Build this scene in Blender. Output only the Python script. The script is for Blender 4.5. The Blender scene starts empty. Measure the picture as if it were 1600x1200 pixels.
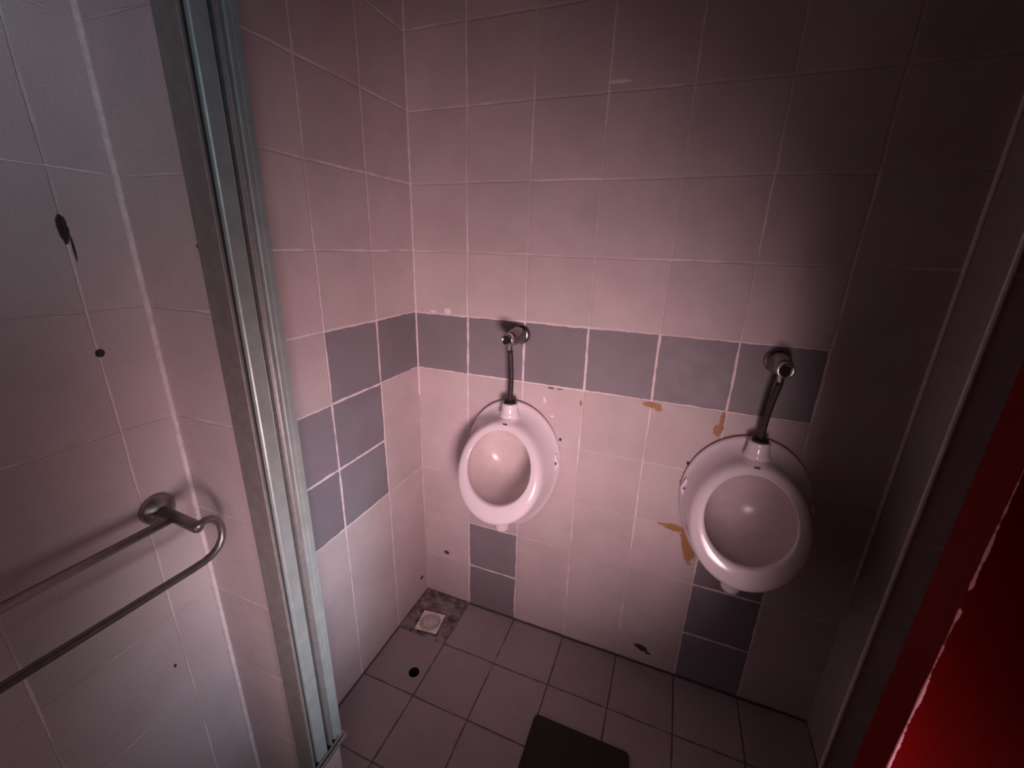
import bpy, bmesh, math, random
from mathutils import Vector, Matrix
random.seed(7)
PI = math.pi
D = bpy.data
COL = bpy.context.scene.collection
sc = bpy.context.scene

# ---------------------------------------------------------------- units: one wall tile = 0.2 m; tile coordinates have
# the niche corner at x=0, y=0 and z=0 at the top of the dark band; the floor is 5.96 tiles lower
S = 0.2
ZF = -5.96
def W(x, y, z): return Vector((x*S, y*S, (z-ZF)*S))

# ---------------------------------------------------------------- camera
CAMR = ((0.9308781, 0.3642765, 0.0277247), (0.1379879, -0.2803179, -0.9499375), (-0.3382682, 0.8881016, -0.3112076))
CAMC = (4.14303, -6.13578, 1.1016)
cam = D.cameras.new('camera'); co = D.objects.new('camera', cam); COL.objects.link(co)
r, d, f = (Vector(v) for v in CAMR)
m = Matrix((r, -d, -f)).transposed().to_4x4()
m.translation = W(*CAMC)
co.matrix_world = m
cam.sensor_fit = 'HORIZONTAL'; cam.sensor_width = 36; cam.lens = 36*654.647/1600
cam.clip_start = 0.01
sc.camera = co

# ---------------------------------------------------------------- world, view
sc.view_settings.view_transform = 'Standard'; sc.view_settings.look = 'None'
sc.view_settings.gamma = 1; sc.view_settings.use_curve_mapping = False
sc.view_settings.exposure = 0.0
wd = D.worlds.new('world'); sc.world = wd; wd.use_nodes = True
wd.node_tree.nodes['Background'].inputs[0].default_value = (.5, .4, .45, 1)
wd.node_tree.nodes['Background'].inputs[1].default_value = 0.05

def area(name, loc, target, size, power, color, spread=180):
    l = D.lights.new(name, 'AREA'); l.shape = 'RECTANGLE'
    l.size, l.size_y = size; l.energy = power; l.color = color; l.spread = math.radians(spread)
    o = D.objects.new(name, l); COL.objects.link(o)
    a = W(*loc); b = W(*target); o.location = a
    o.rotation_euler = (b-a).to_track_quat('-Z', 'Y').to_euler()
    return o
area('hall_light', (5.05, -6.5, -2.0), (1.2, 0, -1.5), (.30, .30), 3.75, (1, .66, .69), 81)
area('fill_light', (5.0, -9.8, -1.0), (1.0, -3, -2.0), (.8, .8), 1.0, (1, .72, .76), 120)
area('daylight_low', (9.0, -5.6, -1.8), (0, -2.3, -3.1), (.2, .3), .60, (.66, .84, 1), 36)
area('daylight_high', (6.5, -8.5, 2.5), (0, -4.9, 2.4), (.25, .3), .19, (.70, .85, 1), 36)

# ---------------------------------------------------------------- node helpers
class N:
    def __init__(s, name, rough=.4, spec=.5, metal=0):
        s.m = D.materials.new(name); s.m.use_nodes = True; s.t = s.m.node_tree
        s.b = s.t.nodes['Principled BSDF']
        s.b.inputs['Roughness'].default_value = rough; s.b.inputs['Metallic'].default_value = metal
        s.b.inputs['Specular IOR Level'].default_value = spec
    def n(s, k, **kw):
        o = s.t.nodes.new(k)
        for a, v in kw.items(): setattr(o, a, v)
        return o
    def put(s, sock, v):
        if isinstance(v, bpy.types.NodeSocket): s.t.links.new(v, sock)
        elif v is not None:
            if isinstance(v, (tuple, list)) and len(v) == 3 and sock.type == 'RGBA': v = (*v, 1)
            sock.default_value = v
    def math(s, op, a, b=None, c=None, clamp=False):
        o = s.n('ShaderNodeMath', operation=op, use_clamp=clamp)
        s.put(o.inputs[0], a); s.put(o.inputs[1], b); s.put(o.inputs[2], c)
        return o.outputs[0]
    def step(s, v, lo, hi, a=0., b=1.):      # smooth map of v from lo..hi to a..b
        o = s.n('ShaderNodeMapRange', interpolation_type='SMOOTHSTEP')
        s.put(o.inputs[0], v); s.put(o.inputs[1], lo); s.put(o.inputs[2], hi); s.put(o.inputs[3], a); s.put(o.inputs[4], b)
        return o.outputs[0]
    def mix(s, f, a, b):
        o = s.n('ShaderNodeMix', data_type='RGBA'); s.put(o.inputs[0], f); s.put(o.inputs[6], a); s.put(o.inputs[7], b)
        return o.outputs[2]
    def coord(s):
        tc = s.n('ShaderNodeTexCoord')
        v = s.n('ShaderNodeVectorMath', operation='MULTIPLY_ADD')
        s.t.links.new(tc.outputs['Object'], v.inputs[0]); v.inputs[1].default_value = (1/S,)*3; v.inputs[2].default_value = (0, 0, ZF)
        sp = s.n('ShaderNodeSeparateXYZ'); s.t.links.new(v.outputs[0], sp.inputs[0])
        s.v = v.outputs[0]; s.x, s.y, s.z = sp.outputs
        return s
    def noise(s, scale, detail=2, rough=.5, off=(0, 0, 0), vec=None, stretch=(1, 1, 1)):
        mp = s.n('ShaderNodeMapping'); s.t.links.new(vec or s.v, mp.inputs[0]); mp.inputs[1].default_value = off; mp.inputs[3].default_value = stretch
        o = s.n('ShaderNodeTexNoise'); s.t.links.new(mp.outputs[0], o.inputs['Vector'])
        o.inputs['Scale'].default_value = scale; o.inputs['Detail'].default_value = detail; o.inputs['Roughness'].default_value = rough
        return o.outputs['Fac']
    def bump(s, h, dist, strength=1):
        o = s.n('ShaderNodeBump'); o.inputs['Distance'].default_value = dist; o.inputs['Strength'].default_value = strength
        s.put(o.inputs['Height'], h); s.t.links.new(o.outputs[0], s.b.inputs['Normal'])
    def line(s, u, pitch, off, w, jit, soft=.6):
        q = s.math('ADD', u, s.math('MULTIPLY', s.math('SUBTRACT', jit, .5), .04))
        q = s.math('DIVIDE', s.math('SUBTRACT', q, off), pitch)
        q = s.math('ABSOLUTE', s.math('SUBTRACT', s.math('FRACT', s.math('ADD', q, 100.5)), .5))
        q = s.math('MULTIPLY', q, pitch)
        return s.step(q, s.math('MULTIPLY', w, soft), s.math('MULTIPLY', w, 1.25), 1., 0.)
    def spot(s, base, u, v, cu, cv, ru, rv, col, ang=0, rag=.5, sc_=9, soft=.12):
        nz = s.math('MULTIPLY', s.math('SUBTRACT', s.noise(sc_, 3, .6, (cu, cv, cu*3)), .5), rag*2)
        a = s.math('SUBTRACT', u, cu); b = s.math('SUBTRACT', v, cv)
        c_, s_ = math.cos(ang), math.sin(ang)
        p = s.math('DIVIDE', s.math('ADD', s.math('MULTIPLY', a, c_), s.math('MULTIPLY', b, s_)), ru)
        q = s.math('DIVIDE', s.math('SUBTRACT', s.math('MULTIPLY', b, c_), s.math('MULTIPLY', a, s_)), rv)
        dd = s.math('SQRT', s.math('ADD', s.math('MULTIPLY', p, p), s.math('MULTIPLY', q, q)))
        dd = s.math('ADD', dd, nz)
        return s.mix(s.step(dd, 1-soft, 1+soft, 1., 0.), base, col)

TILE = (.60, .50, .51); DARK = (.255, .228, .255); GROUT = (.86, .74, .74)
def tile_mat(name, axis, pu, ou, pz=.993, oz=0., base=TILE, grout=GROUT, w=.016, faint=(.50, .62), floor_=False, crisp=False, spots=(), seed=0., vcut=None):
    n = N(name, .5, .28).coord()
    u = {'x': n.x, 'y': n.y}[axis]; v = n.y if floor_ else n.z
    j1 = n.noise(.9, 2, .5, (seed, 1, 2)); j2 = n.noise(1.1, 2, .5, (seed, 7, 4))
    wob = n.noise(5, 3, .6, (seed, 3, 3))
    ww = n.math('MULTIPLY', n.step(wob, .25, .75, .55, 1.35), w)
    lu = n.line(u, pu, ou, ww, j1); lv = n.line(v, pz, oz, ww, j2)
    if crisp: pa = pb = n.step(wob, .2, .5, .7, 1.)
    else:
        pa = n.step(n.noise(.8, 3, .55, (seed, 11, 0)), faint[0]-.06, faint[1]-.04, .22, .95)
        pb = n.step(n.noise(.75, 3, .55, (seed, 21, 5)), faint[0], faint[1], .12, .9)
    if vcut:                     # rows below this height are painted over
        lv = n.math('MULTIPLY', lv, n.step(v, vcut[0]-.05, vcut[0]+.05, vcut[1], 1.))
    mk = n.math('MAXIMUM', n.math('MULTIPLY', lu, pa), n.math('MULTIPLY', lv, pb))
    raw = n.math('MAXIMUM', lu, lv)
    # each tile a touch lighter or darker
    cu = n.math('FLOOR', n.math('DIVIDE', n.math('SUBTRACT', u, ou), pu)); cv = n.math('FLOOR', n.math('DIVIDE', n.math('SUBTRACT', v, oz), pz))
    cb = n.n('ShaderNodeCombineXYZ'); n.put(cb.inputs[0], cu); n.put(cb.inputs[1], cv); cb.inputs[2].default_value = seed
    wn = n.n('ShaderNodeTexWhiteNoise', noise_dimensions='3D'); n.put(wn.inputs['Vector'], cb.outputs[0])
    k = n.math('MULTIPLY_ADD', wn.outputs['Value'], .10, -.05)
    k = n.math('ADD', k, n.step(n.noise(1.3, 4, .6, (seed, 0, 9)), .3, .7, -.06, .06))
    k = n.math('ADD', k, n.step(n.noise(90, 2, .7), .3, .7, -.10, .10))
    k = n.math('ADD', k, 1.)
    hs = n.n('ShaderNodeHueSaturation'); n.put(hs.inputs['Value'], k)
    tint = n.mix(n.step(n.noise(1.7, 2, .5, (5, seed, 9)), .35, .65), base, tuple(c*q for c, q in zip(base, (.98, 1.03, 1.0))))
    n.put(hs.inputs['Color'], tint)
    col = n.mix(mk, hs.outputs[0], grout)
    for sp in spots: col = n.spot(col, u, v, *sp[:5], **(sp[5] if len(sp) > 5 else {}))
    n.put(n.b.inputs['Base Color'], col)
    h = n.math('ADD', n.math('MULTIPLY', raw, -.8), n.math('MULTIPLY', n.noise(14, 3, .6), .25))
    n.bump(h, .0012)
    n.put(n.b.inputs['Roughness'], n.step(n.noise(3, 3, .6, (2, seed, 2)), .3, .7, .46, .58))
    return n.m
def plain(name, col, rough=.5, metal=0, spec=.5, nz=.0, scale=30, bump=0, coat=0):
    n = N(name, rough, spec, metal).coord()
    if nz:
        k = n.step(n.noise(scale, 4, .6), .25, .75, 1-nz, 1+nz)
        hs = n.n('ShaderNodeHueSaturation'); n.put(hs.inputs['Value'], k); n.put(hs.inputs['Color'], (*col, 1)); n.put(n.b.inputs['Base Color'], hs.outputs[0])
    else: n.b.inputs['Base Color'].default_value = (*col, 1)
    if bump: n.bump(n.noise(scale, 5, .65), bump)
    n.b.inputs['Coat Weight'].default_value = coat; n.b.inputs['Coat Roughness'].default_value = .06
    return n.m

TAN = (.42, .22, .10); BLK = (.05, .035, .035); PALE = (.9, .8, .78)
back_spots = [
    (4.03, -1.05, .13, .045, TAN, dict(ang=0, rag=.6)), (4.12, -1.10, .05, .04, TAN),
    (4.97, -1.18, .035, .17, TAN, dict(ang=0, rag=.9)), (4.93, -1.28, .05, .09, TAN, dict(rag=.7)),
    (4.62, -3.02, .18, .06, TAN, dict(ang=-.1, rag=.7)), (4.83, -3.25, .10, .36, TAN, dict(ang=.25, rag=.6)), (4.42, -3.0, .08, .02, TAN, dict(rag=.7)),
    (2.97, -1.2, .022, .05, TAN), (2.68, -1.88, .022, .03, BLK, dict(rag=.3)), (4.63, -1.87, .022, .03, BLK, dict(rag=.3)),
    (.49, -4.85, .06, .04, (.10, .06, .06), dict(rag=.8)), (4.40, -5.60, .12, .06, (.07, .05, .05), dict(ang=-.3, rag=.7)), (4.53, -5.68, .05, .03, (.07, .05, .05), dict(rag=.5)),
    (2.38, -1.24, .022, .06, PALE, dict(ang=.3)), (2.52, -1.50, .03, .02, PALE), (2.47, -1.02, .055, .018, (.16, .12, .13), dict(rag=.6)), (2.62, -1.02, .05, .012, (.16, .12, .13), dict(rag=.6)),
    (.62, .05, .06, .05, PALE, dict(rag=.6)), (.35, .03, .06, .02, PALE, dict(rag=.6)), (3.1, 3.08, .16, .02, PALE, dict(rag=.8)),
]
M = {}
M['back'] = tile_mat('pink wall tile', 'x', 1, 0, spots=back_spots, seed=1., vcut=(-1.3, .5))
M['back_dark'] = tile_mat('grey band tile', 'x', 1, 0, base=DARK, crisp=True, seed=2., w=.019)
M['left'] = tile_mat('pink side wall tile', 'y', 1.038, 0, spots=[(-.2, -5.5, .045, .045, BLK, dict(rag=.4)), (-1.55, -.99, .04, .03, BLK, dict(rag=.6))], seed=3., faint=(.40, .52), vcut=(-3.1, .06))
M['left_low'] = M['left']
M['left_dark'] = tile_mat('grey side band tile', 'y', 1.038, 0, base=DARK, crisp=True, seed=4., w=.019)
M['front'] = tile_mat('pink entrance wall tile', 'y', .965, -4.34, .985, .55, seed=5., faint=(.46, .60), w=.010,
    spots=[(-4.34, 1.13, .03, .10, BLK, dict(rag=.7)), (-4.31, 1.0, .008, .10, BLK, dict(rag=.2)), (-4.33, .22, .03, .035, BLK, dict(rag=.6)), (-4.44, -2.95, .012, .02, BLK)])
M['pier'] = tile_mat('pink pier tile', 'x', 4, -1.9, .985, .55, seed=6., faint=(.40, .55), w=.012,
    spots=[(.77, 1.04, .018, .018, BLK), ])
M['plain_tile'] = tile_mat('shaded return tile', 'y', .72, -.72, base=(.36, .30, .31), grout=(.52, .45, .45), w=.012, seed=8., faint=(.45, .6))  # tile and grout darkened: shade on the return is put into the colour
M['plain_tile_x'] = tile_mat('pink front tile', 'x', 1, 7, seed=9., w=.02)
M['floor'] = tile_mat('grey floor tile', 'x', 1, 0, 1.02, 0, base=(.36, .30, .32), grout=(.10, .075, .085), w=.013, floor_=True, seed=10., faint=(.30, .45))
M['ceil'] = plain('painted ceiling', (.5, .42, .42), .8, nz=.05, scale=4)
M['caulk'] = plain('pale corner grout', (.80, .70, .71), .7, nz=.12, scale=12, bump=.002)
M['grime'] = plain('dark grimy joint', (.08, .06, .06), .8, nz=.3, scale=14, bump=.003)
M['porcelain'] = plain('glazed white porcelain', (.83, .76, .80), .16, spec=.5, nz=.015, scale=8, coat=.3)
M['basin'] = plain('duller bowl glaze', (.62, .53, .53), .24, spec=.4, nz=.05, scale=5)  # bowl interior, duller and darker than the rim porcelain
M['groove_strip'] = plain('dark seal', (.05, .06, .058), .5, nz=.2, scale=10)
M['alu'] = plain('anodised aluminium', (.42, .50, .49), .38, metal=.25, nz=.10, scale=6, bump=.0006)
M['alu_face'] = plain('dull aluminium flange', (.30, .28, .27), .55, metal=.3, nz=.12, scale=9, bump=.0006)
M['bead'] = plain('polished aluminium bead', (.55, .55, .54), .3, metal=.7, nz=.12, scale=20)
M['chrome'] = plain('chrome', (.72, .70, .70), .14, metal=1, nz=.06, scale=20)
M['worn'] = plain('worn chrome', (.30, .26, .27), .3, metal=1, nz=.2, scale=20)
M['steel'] = plain('dull steel tube', (.30, .27, .275), .36, metal=.8, nz=.12, scale=14)
M['pipe'] = plain('black pipe', (.035, .02, .022), .55, nz=.5, scale=26, bump=.001)
M['rubber'] = plain('black rubber', (.018, .015, .015), .75, nz=.2, scale=60, bump=.001)
M['black'] = plain('drain hole dark', (.008, .006, .006), .9)
M['cement'] = plain('rough cement', (.24, .20, .195), .8, nz=.7, scale=7, bump=.012)
M['plastic'] = plain('cream plastic', (.92, .84, .78), .45, nz=.06, scale=20)
M['print'] = plain('dark print', (.10, .05, .07), .5)
# red painted partition end with a chipped pale arris
def red_mat():
    n = N('red paint', .7, .03).coord()
    dx = n.math('ABSOLUTE', n.math('SUBTRACT', n.x, 5.58)); dy = n.math('ABSOLUTE', n.math('SUBTRACT', n.y, -3.92))
    dist = n.math('MAXIMUM', dx, dy)
    wd_ = n.step(n.noise(7, 4, .65, (0, 0, 3), stretch=(.2, .2, 1)), .30, .72, .001, .015)
    gap = n.math('MULTIPLY', n.step(n.math('ABSOLUTE', n.math('ADD', n.z, .40)), .045, .07, 0., 1.), wd_)
    mk = n.step(n.math('SUBTRACT', dist, gap), -.003, .003, 1., 0.)
    chip = n.mix(n.step(n.noise(3, 2), .4, .6), (.75, .35, .40), (.70, .10, .18))
    base = n.mix(n.noise(2.5, 3), (.11, .0006, .0006), (.145, .0008, .0008))
    n.put(n.b.inputs['Base Color'], n.mix(mk, base, chip))
    n.bump(n.noise(9, 3), .002)
    return n.m
M['red'] = red_mat()

# ---------------------------------------------------------------- mesh helpers
def mk(name, verts, faces, mat, parent=None, org=(0, 0, 0), smooth=False, mats=None, idx=None, sub=0, bevel=0, kind=None):
    o_ = Vector(org)
    me = D.meshes.new(name)
    me.from_pydata([((Vector(v)-o_)*S)[:] if (parent or org != (0, 0, 0)) else W(*v)[:] for v in verts], [], faces)
    bm = bmesh.new(); bm.from_mesh(me); bmesh.ops.remove_doubles(bm, verts=bm.verts, dist=1e-6)
    bmesh.ops.recalc_face_normals(bm, faces=bm.faces) if not idx else None
    bm.to_mesh(me); bm.free()
    for mm in (mats or [mat]): me.materials.append(mm)
    if idx:
        for p, i in zip(me.polygons, idx): p.material_index = i
    if smooth:
        for p in me.polygons: p.use_smooth = True
    o = D.objects.new(name, me); COL.objects.link(o)
    if parent: o.parent = parent
    elif org != (0, 0, 0): o.location = W(*org)
    if bevel:
        b = o.modifiers.new('bevel', 'BEVEL'); b.width = bevel*S; b.segments = 3; b.limit_method = 'ANGLE'
    if sub:
        b = o.modifiers.new('sub', 'SUBSURF'); b.levels = b.render_levels = sub
    if kind: o['kind'] = kind
    return o
def thing(name, loc, label, cat, group=None):
    o = D.objects.new(name, None); COL.objects.link(o); o.location = W(*loc); o.empty_display_size = .03
    o['label'] = label; o['category'] = cat
    if group: o['group'] = group
    return o
def boxvf(a, b):
    x0, y0, z0 = a; x1, y1, z1 = b
    v = [(x, y, z) for x in (x0, x1) for y in (y0, y1) for z in (z0, z1)]
    f = [(0, 1, 3, 2), (4, 6, 7, 5), (0, 4, 5, 1), (2, 3, 7, 6), (0, 2, 6, 4), (1, 5, 7, 3)]
    return v, f
def join(*vfs):
    V, F = [], []
    for v, f in vfs:
        k = len(V); V += list(v); F += [tuple(i+k for i in q) for q in f]
    return V, F
def tube(path, rad, n=16, cap=True):
    path = [Vector(p) for p in path]; V, F = [], []
    rr = rad if isinstance(rad, (list, tuple)) else [rad]*len(path)
    t0 = (path[1]-path[0]).normalized(); up = Vector((0, 0, 1)) if abs(t0.z) < .9 else Vector((1, 0, 0))
    nrm = t0.cross(up).normalized()
    for i, p in enumerate(path):
        a = path[max(i-1, 0)]; b = path[min(i+1, len(path)-1)]; t = (b-a).normalized()
        nrm = (nrm - t*nrm.dot(t)).normalized(); bn = t.cross(nrm)
        for k in range(n):
            an = 2*PI*k/n; V.append(tuple(p + (nrm*math.cos(an)+bn*math.sin(an))*rr[i]))
    for i in range(len(path)-1):
        for k in range(n): F.append((i*n+k, i*n+(k+1) % n, (i+1)*n+(k+1) % n, (i+1)*n+k))
    if cap: F.append(tuple(range(n))); F.append(tuple(range((len(path)-1)*n, len(path)*n)))
    return V, F
def lathe(prof, origin, axis, n=32):     # prof: (distance along axis, radius)
    o = Vector(origin); a = Vector(axis).normalized()
    up = Vector((0, 0, 1)) if abs(a.z) < .9 else Vector((1, 0, 0)); e1 = a.cross(up).normalized(); e2 = a.cross(e1)
    V, F = [], []
    for t, r in prof:
        for k in range(n):
            an = 2*PI*k/n; V.append(tuple(o+a*t+(e1*math.cos(an)+e2*math.sin(an))*max(r, 1e-4)))
    for i in range(len(prof)-1):
        for k in range(n): F.append((i*n+k, i*n+(k+1) % n, (i+1)*n+(k+1) % n, (i+1)*n+k))
    F.append(tuple(range(n))); F.append(tuple(range((len(prof)-1)*n, len(prof)*n)))
    return V, F

def extr(prof, z0, z1):
    n = len(prof); V = [(x, y, z0) for x, y in prof]+[(x, y, z1) for x, y in prof]
    F = [(k, (k+1) % n, n+(k+1) % n, n+k) for k in range(n)]+[tuple(range(n)), tuple(range(n, 2*n))]
    return V, F
# ---------------------------------------------------------------- the setting
ZT = 8.0; H = .993
def tile_wall(name, plane, us, zs, pick, mats, thick):
    """one wall: a face per tile in front, a plain slab behind; plane 'x' means the wall faces -y and runs along x"""
    V, F, I = [], [], []
    pt = (lambda u, z: (u, 0, z)) if plane == 'x' else (lambda u, z: (0, u, z))
    for i in range(len(us)-1):
        for j in range(len(zs)-1):
            k = len(V); V += [pt(us[i], zs[j]), pt(us[i+1], zs[j]), pt(us[i+1], zs[j+1]), pt(us[i], zs[j+1])]
            F.append((k, k+1, k+2, k+3)); I.append(pick(i, j))
    a = pt(us[0], zs[0]); b = pt(us[-1], zs[-1])
    if plane == 'x': bx = boxvf((a[0], .002, a[2]), (b[0], thick, b[2]))
    else: bx = boxvf((-thick, min(a[1], b[1]), a[2]), (-.002, max(a[1], b[1]), b[2]))
    k = len(V); V += bx[0]; F += [tuple(i+k for i in q) for q in bx[1]]; I += [0]*6
    return mk(name, V, F, None, mats=mats, idx=I, kind='structure')
zs = [ZF] + [i*H for i in range(-5, 9)]
xs = [0, 1, 2, 3, 4, 5, 6, 7, 7.3]
def pick_back(i, j):
    r = j-6                      # row r spans r*H..(r+1)*H; -1 is the band
    if r == -1 and i < 6: return 1
    if i == 1 and r < -4: return 1
    if i == 5 and r < -3: return 1
    return 0
tile_wall('wall_back', 'x', xs, zs, pick_back, [M['back'], M['back_dark']], .5)
LP = 1.038
ys = [-i*LP for i in range(0, 4)] + [-3.9]
def pick_left(i, j):
    r = j-6
    if r == -1 and i in (0, 1): return 1
    if r in (-2, -3) and i in (1, 2): return 1
    return 0
tile_wall('wall_left', 'y', ys, zs, pick_left, [M['left'], M['left_dark']], .5)
mk('wall_entrance', *boxvf((-.5, -13, ZF), (0, -3.9, ZT)), M['front'], kind='structure')
# the pier the metal channel is fixed to
mk('wall_pier', *boxvf((0.0, -3.93, ZF), (.975, -3.53, ZT)), M['pier'], kind='structure')
mk('trim_1', *tube([(.012, -3.942, ZF), (.012, -3.942, ZT)], .024, 8), M['caulk'], kind='structure')
mk('trim_2', *tube([(.012, -.012, -1.5), (.012, -.012, ZT)], .016, 8), M['caulk'], kind='structure')
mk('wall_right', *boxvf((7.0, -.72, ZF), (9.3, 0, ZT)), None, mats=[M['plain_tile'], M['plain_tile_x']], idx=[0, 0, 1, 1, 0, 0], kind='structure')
mk('trim_3', *tube([(6.99, -.73, ZF), (6.99, -.73, ZT)], .026, 8), M['caulk'], kind='structure')
mk('trim_4', *tube([(6.988, -.012, -3.2), (6.988, -.012, ZT)], .026, 8), M['caulk'], kind='structure')
mk('wall_partition', *extr([(5.58, -3.92), (9.3, -3.92), (9.3, -3.51), (5.68, -3.51)], ZF, ZT), M['red'], bevel=.006, kind='structure')
mk('wall_niche_end', *boxvf((9.3, -3.51, ZF), (9.6, -.72, ZT)), M['front'], kind='structure')
mk('wall_hall', *boxvf((9.3, -13, ZF), (9.6, -3.92, ZT)), M['front'], kind='structure')
mk('wall_rear', *boxvf((-.5, -13.4, ZF), (9.6, -13, ZT)), M['plain_tile_x'], kind='structure')
mk('ceiling', *boxvf((-.5, -13.4, ZT), (9.6, .5, ZT+.4)), M['ceil'], kind='structure')

# floor: one face per tile, with the round hole and the drain well cut through
def holed_cell(x0, y0, x1, y1, cx, cy, r, depth, n=32, z=ZF):
    V, F = [], []
    for k in range(n):
        a = 2*PI*k/n; c, s_ = math.cos(a), math.sin(a)
        tx = ((x1-cx)/c if c > 0 else (x0-cx)/c) if abs(c) > 1e-9 else 1e9
        ty = ((y1-cy)/s_ if s_ > 0 else (y0-cy)/s_) if abs(s_) > 1e-9 else 1e9
        t = min(tx, ty)
        V.append((cx+c*t, cy+s_*t, z)); V.append((cx+c*r, cy+s_*r, z)); V.append((cx+c*r, cy+s_*r, z-depth))
    for k in range(n):
        a = 3*k; b = 3*((k+1) % n)
        pa, pb = V[a], V[b]
        # corner of the cell between two edge points
        if abs(pa[0]-pb[0]) > 1e-6 and abs(pa[1]-pb[1]) > 1e-6:
            cxx = x1 if abs(pa[0]-x1) < 1e-6 or abs(pb[0]-x1) < 1e-6 else x0
            cyy = y1 if abs(pa[1]-y1) < 1e-6 or abs(pb[1]-y1) < 1e-6 else y0
            V.append((cxx, cyy, z)); F.append((a, len(V)-1, b, b+1, a+1))
        else: F.append((a, b, b+1, a+1))
        F.append((a+1, b+1, b+2, a+2))
    F.append(tuple(3*k+2 for k in range(n)))
    return V, F
fv, ff, fi = [], [], []
def addf(v, f, i):
    k = len(fv); fv.extend(v); ff.extend(tuple(q+k for q in g) for g in f); fi.extend(i if isinstance(i, list) else [i]*len(f))
HOLE = (.79, -1.70)
for i in range(0, 10):
    for j in range(0, 13):
        x0, x1, y1, y0 = i, min(i+1, 9.3), -j*1.02, -(j+1)*1.02
        if (i, j) == (0, 1):
            v, f_ = holed_cell(x0, y0, x1, y1, HOLE[0], HOLE[1], .092, .35)
            addf(v, f_, [0 if len(g) >= 4 and all(abs(v[q][2]-ZF) < 1e-6 for q in g) else 1 for g in f_])
        else: addf([(x0, y0, ZF), (x1, y0, ZF), (x1, y1, ZF), (x0, y1, ZF)], [(0, 1, 2, 3)], 0)
v, f_ = boxvf((-.5, -13.4, ZF-.8), (9.6, .5, ZF-.40)); addf(v, f_, 0)
mk('floor', fv, ff, None, mats=[M['floor'], M['black']], idx=fi, kind='structure')
# grimy joint where the walls meet the floor
mk('baseboard_back', *tube([(1.0, -.005, ZF+.0)]+[(x, -.005-.01*random.random(), ZF+.004+.012*random.random()) for x in [1.2+.2*k for k in range(29)]]+[(7, -.005, ZF)], .022, 6), M['grime'], kind='structure')
mk('baseboard_left', *tube([(.004, y, ZF+.01*random.random()) for y in [-1-.2*k for k in range(13)]], .018, 6), M['grime'], kind='structure')

# ---------------------------------------------------------------- aluminium channel on the pier
ZB = -4.62
fr = thing('door_channel', (1.0, -3.72, ZB), 'tall grey aluminium door channel fixed to the end of the tiled pier', 'door frame')
FO = (1.0, -3.72, ZB)
mk('flange', *extr([(.79, -3.931), (.79, -3.945), (.80, -3.950), (1.028, -3.950), (1.034, -3.944), (1.034, -3.925), (.976, -3.925), (.976, -3.931)], ZB-.22, ZT-.01), M['alu_face'], fr, FO)
mk('channel', *extr([(.977, -3.924), (1.005, -3.924), (1.005, -3.886), (1.028, -3.878), (1.036, -3.868), (1.036, -3.752), (1.030, -3.742), (.985, -3.738), (.985, -3.700), (.977, -3.700)], ZB, ZT-.01), M['alu'], fr, FO)
for y0_, y1_, xx in ((-3.9235, -3.887, 1.010), (-3.737, -3.7005, .990), (-3.658, -3.633, .992)):
    mk('groove_strip', *boxvf((.9765, y0_, ZB), (xx, y1_, ZT-.01)), M['groove_strip'], fr, FO)  # dark strips set in to darken the channel's recess and grooves
mk('bead', *extr([(.977, -3.699), (1.02, -3.699), (1.036, -3.690), (1.042, -3.678), (1.036, -3.666), (1.02, -3.660), (.977, -3.660)], ZB, ZT-.01), M['bead'], fr, FO)
mk('rebate', *extr([(.977, -3.659), (.988, -3.659), (.988, -3.632), (1.022, -3.625), (1.030, -3.618), (1.030, -3.590), (1.018, -3.584), (1.018, -3.572), (1.030, -3.566), (1.030, -3.515), (1.02, -3.508), (.94, -3.508), (.94, -3.528), (.977, -3.528)], ZB, ZT-.01), M['alu'], fr, FO)
# the stub of the old bottom track left at the foot
tr = thing('track_stub', (1.05, -3.72, ZB-.03), 'short broken stub of metal track at the foot of the aluminium channel', 'track')
TO = (1.05, -3.72, ZB-.03)
def sill(prof, y0, y1):
    n = len(prof); V = [(x, y0, z) for x, z in prof]+[(x, y1, z) for x, z in prof]
    F = [(k, (k+1) % n, n+(k+1) % n, n+k) for k in range(n)]+[tuple(range(n)), tuple(range(n, 2*n))]
    return V, F
mk('track', *sill([(.976, ZB-.09), (1.085, ZB-.09), (1.10, ZB-.02), (1.085, ZB-.02), (1.075, ZB-.07), (1.055, ZB-.07), (1.055, ZB-.005), (1.04, ZB-.005), (1.04, ZB-.07), (.976, ZB-.07)], -3.93, -3.50), M['bead'], tr, TO)
mk('packing', *boxvf((.985, -3.90, ZB-.068), (1.035, -3.60, ZB-.012)), M['black'], tr, TO)

# ---------------------------------------------------------------- urinals
UX1, UX2 = 1.88, 5.42
def egg(yc, zc, tau, a, b, e, n=48, top=0., bot=0.):
    out = []
    for k in range(n):
        t = 2*PI*k/n; c, s_ = math.cos(t), math.sin(t)
        u = a*s_*(1-e*c); l = b*c
        y = yc+l*math.sin(tau)
        if c > 0: y += top*c*c
        else: y += bot*c*c
        out.append(Vector((u, y, zc+l*math.cos(tau))))
    return out
def backc(Wd, zt, zb, zw, k_, n=48, y=0.):
    out = []
    for k in range(n):
        t = 2*PI*k/n; c, s_ = math.cos(t), math.sin(t)
        z = zw+(zt-zw)*c if c > 0 else zw+(zw-zb)*c
        u = Wd*s_*(1-k_*max(-c, 0)**1.3)
        out.append(Vector((u, y, z)))
    return out
UP = dict(W=.85, zt=-1.30, zb=-3.72, zw=-2.32, k=.16, yc=-.74, zc=-2.22, tau=.42, ai=.54, bi=.59, ei=.03, ao=.73, bo=.87, eo=.03)
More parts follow.
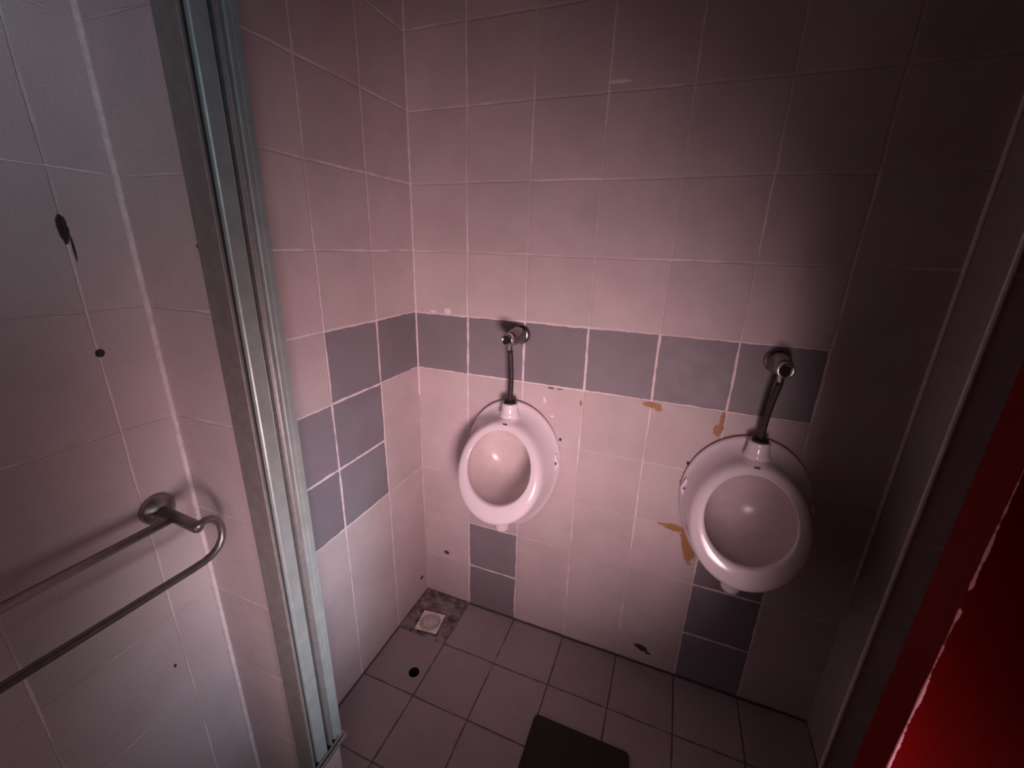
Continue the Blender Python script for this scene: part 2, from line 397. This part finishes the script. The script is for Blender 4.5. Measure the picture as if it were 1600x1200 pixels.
def make_urinal():
    p = UP; n = 48
    B = backc(p['W'], p['zt'], p['zb'], p['zw'], p['k'], n)
    O = egg(p['yc']+.08, p['zc']-.10, p['tau'], p['ao'], p['bo'], p['eo'], n)
    K = egg(p['yc']-.02, p['zc']-.03, p['tau'], (p['ao']+p['ai'])/2, (p['bo']+p['bi'])/2, p['ei'], n)
    I = egg(p['yc']+.02, p['zc'], p['tau'], p['ai'], p['bi'], p['ei'], n)
    rings = [B, [v+Vector((0, -.05, 0)) for v in B], [v*.985+Vector((0, -.085, (-.015)*2.2)) for v in B]]
    def lerp(a, b, t, yt=None):
        o = []
        for q, r in zip(a, b):
            w = q.lerp(r, t); 
            if yt is not None: w.y = q.y+(r.y-q.y)*yt
            o.append(w)
        return o
    B2 = rings[-1]
    K = lerp(I, O, .62, .5); K = [v+Vector((0, -.055, 0)) for v in K]
    rings += [lerp(B2, O, .25, .04), lerp(B2, O, .6, .25), lerp(B2, O, .88, .60), lerp(B2, O, 1.0, .9), lerp(O, K, .25, .55), K, lerp(K, I, .5, .35), lerp(K, I, .9, .75), I, lerp(I, [v+Vector((0, .05, 0)) for v in I], 1.), lerp(I, [v*1.0+Vector((v.x*.05, .12, (v.z-p['zc'])*.03)) for v in I], 1.)]
    mid = Vector((0, -.07, p['zc']-.05))
    IB = len(rings)-2; I = rings[-1]
    for t, yt in ((.04, .3), (.12, .6), (.28, .82), (.55, .95), (.85, 1.0)):
        rings.append(lerp(I, [Vector((v.x*.0, mid.y, mid.z+(v.z-mid.z)*.0)) for v in I], t, yt))
    V = [tuple(v) for r_ in rings for v in r_]; F = []
    for i in range(len(rings)-1):
        for k in range(n): F.append((i*n+k, i*n+(k+1) % n, (i+1)*n+(k+1) % n, (i+1)*n+k))
    c = len(V); V.append(tuple(mid)); L = (len(rings)-1)*n
    for k in range(n): F.append((L+k, L+(k+1) % n, c))
    F.append(tuple(range(n)))
    t = thing('urinal', (UX1, 0, -2.2), 'white porcelain urinal nearer the room corner, above the narrow grey tile column', 'urinal', 'wall hung urinals')
    org = (0, 0, -2.2)
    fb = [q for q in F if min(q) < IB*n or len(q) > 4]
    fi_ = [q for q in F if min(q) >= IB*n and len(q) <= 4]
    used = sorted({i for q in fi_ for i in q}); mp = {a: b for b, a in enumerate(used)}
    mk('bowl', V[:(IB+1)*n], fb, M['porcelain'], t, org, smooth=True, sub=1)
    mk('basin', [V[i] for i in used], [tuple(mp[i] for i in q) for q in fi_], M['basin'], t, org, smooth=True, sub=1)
    mk('inlet_spud', *lathe([(0, .06), (.0, .17), (.05, .15), (.13, .13), (.18, .13), (.215, .13), (.228, .12), (.228, .08), (.18, .075)], (0, -.26, -1.50), (0, 0, 1)), M['porcelain'], t, org, smooth=True, bevel=0)
    mk('drain_horn', *lathe([(0, .16), (.15, .14), (.24, .125), (.29, .13), (.33, .11), (.335, .06), (.30, .05)], (0, -.50, -3.18), (0, .05, -1)), M['porcelain'], t, org, smooth=True)
    for s_ in (-1, 1):
        e = mk('ear', [(s_*.785+a, -.165, -2.24+b) for a, b in ((-.06, 0), (0, -.17), (.06, 0), (0, .17))]+[(s_*.785+a*.9, -.10, -2.24+b*.9) for a, b in ((-.06, 0), (0, -.17), (.06, 0), (0, .17))], [(0, 1, 2, 3), (4, 5, 6, 7), (0, 1, 5, 4), (1, 2, 6, 5), (2, 3, 7, 6), (3, 0, 4, 7)], M['porcelain'], t, org)
        mk('screw', *lathe([(0, .02), (0, .026), (.012, .026), (.014, .0)], (s_*.785, -.165, -2.24), (0, -1, 0), 16), M['worn'], e, org)
    # the small printed mark on the top of the rim
    kx = K[0]
    mk('printed_mark', *boxvf((-.035, kx.y-.012, kx.z-.006), (.035, kx.y+.004, kx.z+.008)), M['print'], t, org)
    return t
def copy_tree(o, parent=None):
    c = o.copy(); COL.objects.link(c)
    if parent: c.parent = parent
    for ch in list(o.children): copy_tree(ch, c)
    return c
u1 = make_urinal()
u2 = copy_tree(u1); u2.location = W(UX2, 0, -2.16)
u2['label'] = 'white porcelain urinal beside the orange peeling paint, nearer the dark right side'
u1.rotation_euler[1] = .0; u2.rotation_euler[1] = .0

# ---------------------------------------------------------------- flush valves with their black pipes
def make_valve(x, fx, z, kdir, pipe, label, first):
    t = thing('flush_valve', (fx, 0, z), label, 'flush valve', 'flush valves over the urinals')
    org = (fx, 0, z); a = Vector(kdir).normalized()
    o = Vector((fx, 0, z))
    mk('escutcheon', *lathe([(0, .16), (.02, .16), (.045, .145), (.06, .10), (.06, .05)], o, (0, -1, 0)), M['worn'], t, org, smooth=True)
    mk('valve_body', *lathe([(0, .11), (.03, .132), (.10, .132), (.24, .12), (.31, .10), (.34, .09)], o+Vector((0, -.05, 0)), a), M['worn'], t, org, smooth=True)
    hd = o+Vector((0, -.05, 0))+a*.33
    kb = mk('push_button', *lathe([(0, .08), (.02, .095), (.10, .095), (.112, .090), (.112, .070), (.07, .058), (.07, .0)], hd, a), M['chrome'], t, org, smooth=True)
    mk('button_recess', *lathe([(0, .066), (.012, .064), (.013, .0)], hd+a*.075, a), M['black'], kb, org)
    # outlet under the head and black pipe to the urinal
    top = hd+Vector((0, .02, -.06)); bot = Vector(pipe)
    mk('outlet_nut', *tube([top+Vector((0, 0, .02)), top+Vector((0, 0, -.05)), top+Vector((0, 0, -.06)), top+Vector((0, .0, -.16))], [.05, .05, .038, .036], 12), M['chrome'], t, org, smooth=False)
    p0 = top+Vector((0, 0, -.12)); pts = []
    for k in range(13):
        q = k/12; w = p0.lerp(bot, q); w += Vector((.018*math.sin(q*PI)*first, 0, 0)); pts.append(w)
    mk('flush_pipe', *tube(pts, .040, 14), M['pipe'], t, org, smooth=True)
    mk('gasket', *lathe([(0, .0), (0, .085), (.02, .10), (.045, .095), (.055, .05), (.055, 0)], bot+Vector((0, 0, -.02)), (0, 0, 1)), M['rubber'], t, org, smooth=True)
    return t
make_valve(UX1, 1.93, -.20, (-.10, -1, -.02), (UX1, -.26, -1.275), 'chrome push valve with black pipe above the urinal nearer the room corner', 1)
make_valve(UX2, 5.46, -.20, (.02, -1, -.02), (UX2, -.26, -1.235), 'chrome push valve with black pipe above the urinal beside the peeling paint', -1)

# ---------------------------------------------------------------- double towel rail on the entrance wall
RO = (0, -4.25, -1.25)
rl = thing('towel_rail', RO, 'double steel towel rail with looped end on the near left wall', 'towel rail')
mk('wall_rose', *lathe([(0, .14), (.03, .14), (.06, .128), (.085, .09), (.10, .06)], RO, (1, 0, 0)), M['steel'], rl, RO, smooth=True)
mk('post', *tube([(.06, -4.25, -1.25), (.58, -4.27, -1.26), (.60, -4.27, -1.26), (.615, -4.27, -1.26), (.625, -4.27, -1.26)], [.050, .050, .046, .032, .005], 20), M['steel'], rl, RO, smooth=True)
mk('rear_bar', *tube([(.27, -4.26, -1.26), (.27, -8.2, -1.26)], .036, 18), M['steel'], rl, RO, smooth=True)
lp = [(.60, y, z) for y, z in ((-4.30, -1.255), (-4.26, -1.235), (-4.21, -1.225), (-4.165, -1.24), (-4.125, -1.28), (-4.10, -1.34), (-4.095, -1.41), (-4.11, -1.48), (-4.15, -1.54), (-4.21, -1.58), (-4.29, -1.598), (-4.39, -1.60), (-4.6, -1.593), (-4.9, -1.585), (-5.5, -1.565), (-8.2, -1.56))]
mk('front_bar', *tube(lp, .032, 18), M['steel'], rl, RO, smooth=True)

# ---------------------------------------------------------------- floor drain
import mathutils.noise as mn
V, F = [], []; n = 26
x0, x1, y0, y1 = .005, 1.0, -1.04, -.005
for i in range(n+1):
    for j in range(n+1):
        x = x0+(x1-x0)*i/n; y = y0+(y1-y0)*j/n
        e = min(i, n-i, j, n-j)/n
        h = .012+.035*(mn.noise(Vector((x*5, y*5, 1)))+.3*mn.noise(Vector((x*15, y*15, 2))))
        dd = max(abs(x-.52), abs(y+.74)); h = max(h, .006)
        if dd < .30: h = .010
        if e < .03: h = .0015
        if j == n or i == 0: h += .03
        jx = 0 if e == 0 and i in (0,) else .02*mn.noise(Vector((x*7, y*7, 4)))
        V.append((max(x+jx, .004), min(y+jx, -.004), ZF+h))
for i in range(n):
    for j in range(n): F.append((i*(n+1)+j, (i+1)*(n+1)+j, (i+1)*(n+1)+j+1, i*(n+1)+j+1))
k0 = len(V)
V += [(x, y, ZF) for x, y, z in V[:k0]]
bd = [(0, j) for j in range(n)]+[(i, n) for i in range(n)]+[(n, n-j) for j in range(n)]+[(n-i, 0) for i in range(n)]
ids = [i*(n+1)+j for i, j in bd]
for a, b in zip(ids, ids[1:]+ids[:1]): F.append((a, b, b+k0, a+k0))
V2 = V
cp = mk('cement_patch', V2, F, M['cement'], None, smooth=True)
cp['label'] = 'rough cement patch around the floor drain in the room corner'; cp['category'] = 'cement patch'
GO = (.52, -.74, ZF+.02)
g = thing('floor_drain', GO, 'cream plastic round-slotted drain grate set in the corner cement', 'drain')
g.rotation_euler[2] = .12
def ring(r0, r1, z0, z1, n=48):
    V, F = [], []
    for k in range(n):
        a = 2*PI*k/n
        for r_, z in ((r0, z0), (r1, z0), (r1, z1), (r0, z1)): V.append((GO[0]+r_*math.cos(a), GO[1]+r_*math.sin(a), z))
    for k in range(n):
        b = (k+1) % n
        for q in range(4): F.append((4*k+q, 4*k+(q+1) % 4, 4*b+(q+1) % 4, 4*b+q))
    return V, F
zt = ZF+.045; zb = ZF+.025
parts = [ring(.0+r_, .0+r_+.013, zb, zt) for r_ in (.070, .118, .166)]
for k in range(18):
    a = 2*PI*k/18; c, s_ = math.cos(a), math.sin(a); w = .006
    r0 = .03 if k % 2 == 0 else .08
    v = [(GO[0]+r_*c-q*w*s_, GO[1]+r_*s_+q*w*c, z) for r_ in (r0, .205) for q in (-1, 1) for z in (zb, zt)]
    parts.append((v, boxvf((0, 0, 0), (1, 1, 1))[1]))
parts.append(lathe([(0, .0), (0, .05), (.02, .05), (.02, 0)], (GO[0], GO[1], zb), (0, 0, 1), 24))
hv, hf = holed_cell(GO[0]-.225, GO[1]-.225, GO[0]+.225, GO[1]+.225, GO[0], GO[1], .203, .018, 48, ZF+.045)
hf = hf[:-1]
mk('grate', *join(*parts), M['plastic'], g, GO)
mk('frame', hv, hf, M['plastic'], g, GO)
mk('well', *lathe([(0, 0), (0, .205), (.006, .205), (.006, 0)], (GO[0], GO[1], ZF+.016), (0, 0, 1), 32), M['black'], g, GO)

# ---------------------------------------------------------------- rubber mat
def rounded(x0, y0, x1, y1, r, n=8):
    P = []
    for cx, cy, a0 in ((x1-r, y1-r, 0), (x0+r, y1-r, PI/2), (x0+r, y0+r, PI), (x1-r, y0+r, 1.5*PI)):
        for k in range(n+1):
            a = a0+PI/2*k/n; P.append((cx+r*math.cos(a), cy+r*math.sin(a)))
    return P
mt = mk('floor_mat', *extr(rounded(2.96, -4.2, 4.42, -1.56, .08), ZF+.001, ZF+.05), M['rubber'], None, bevel=.01)
mt['label'] = 'black rubber mat lying on the grey tiled floor'; mt['category'] = 'mat'
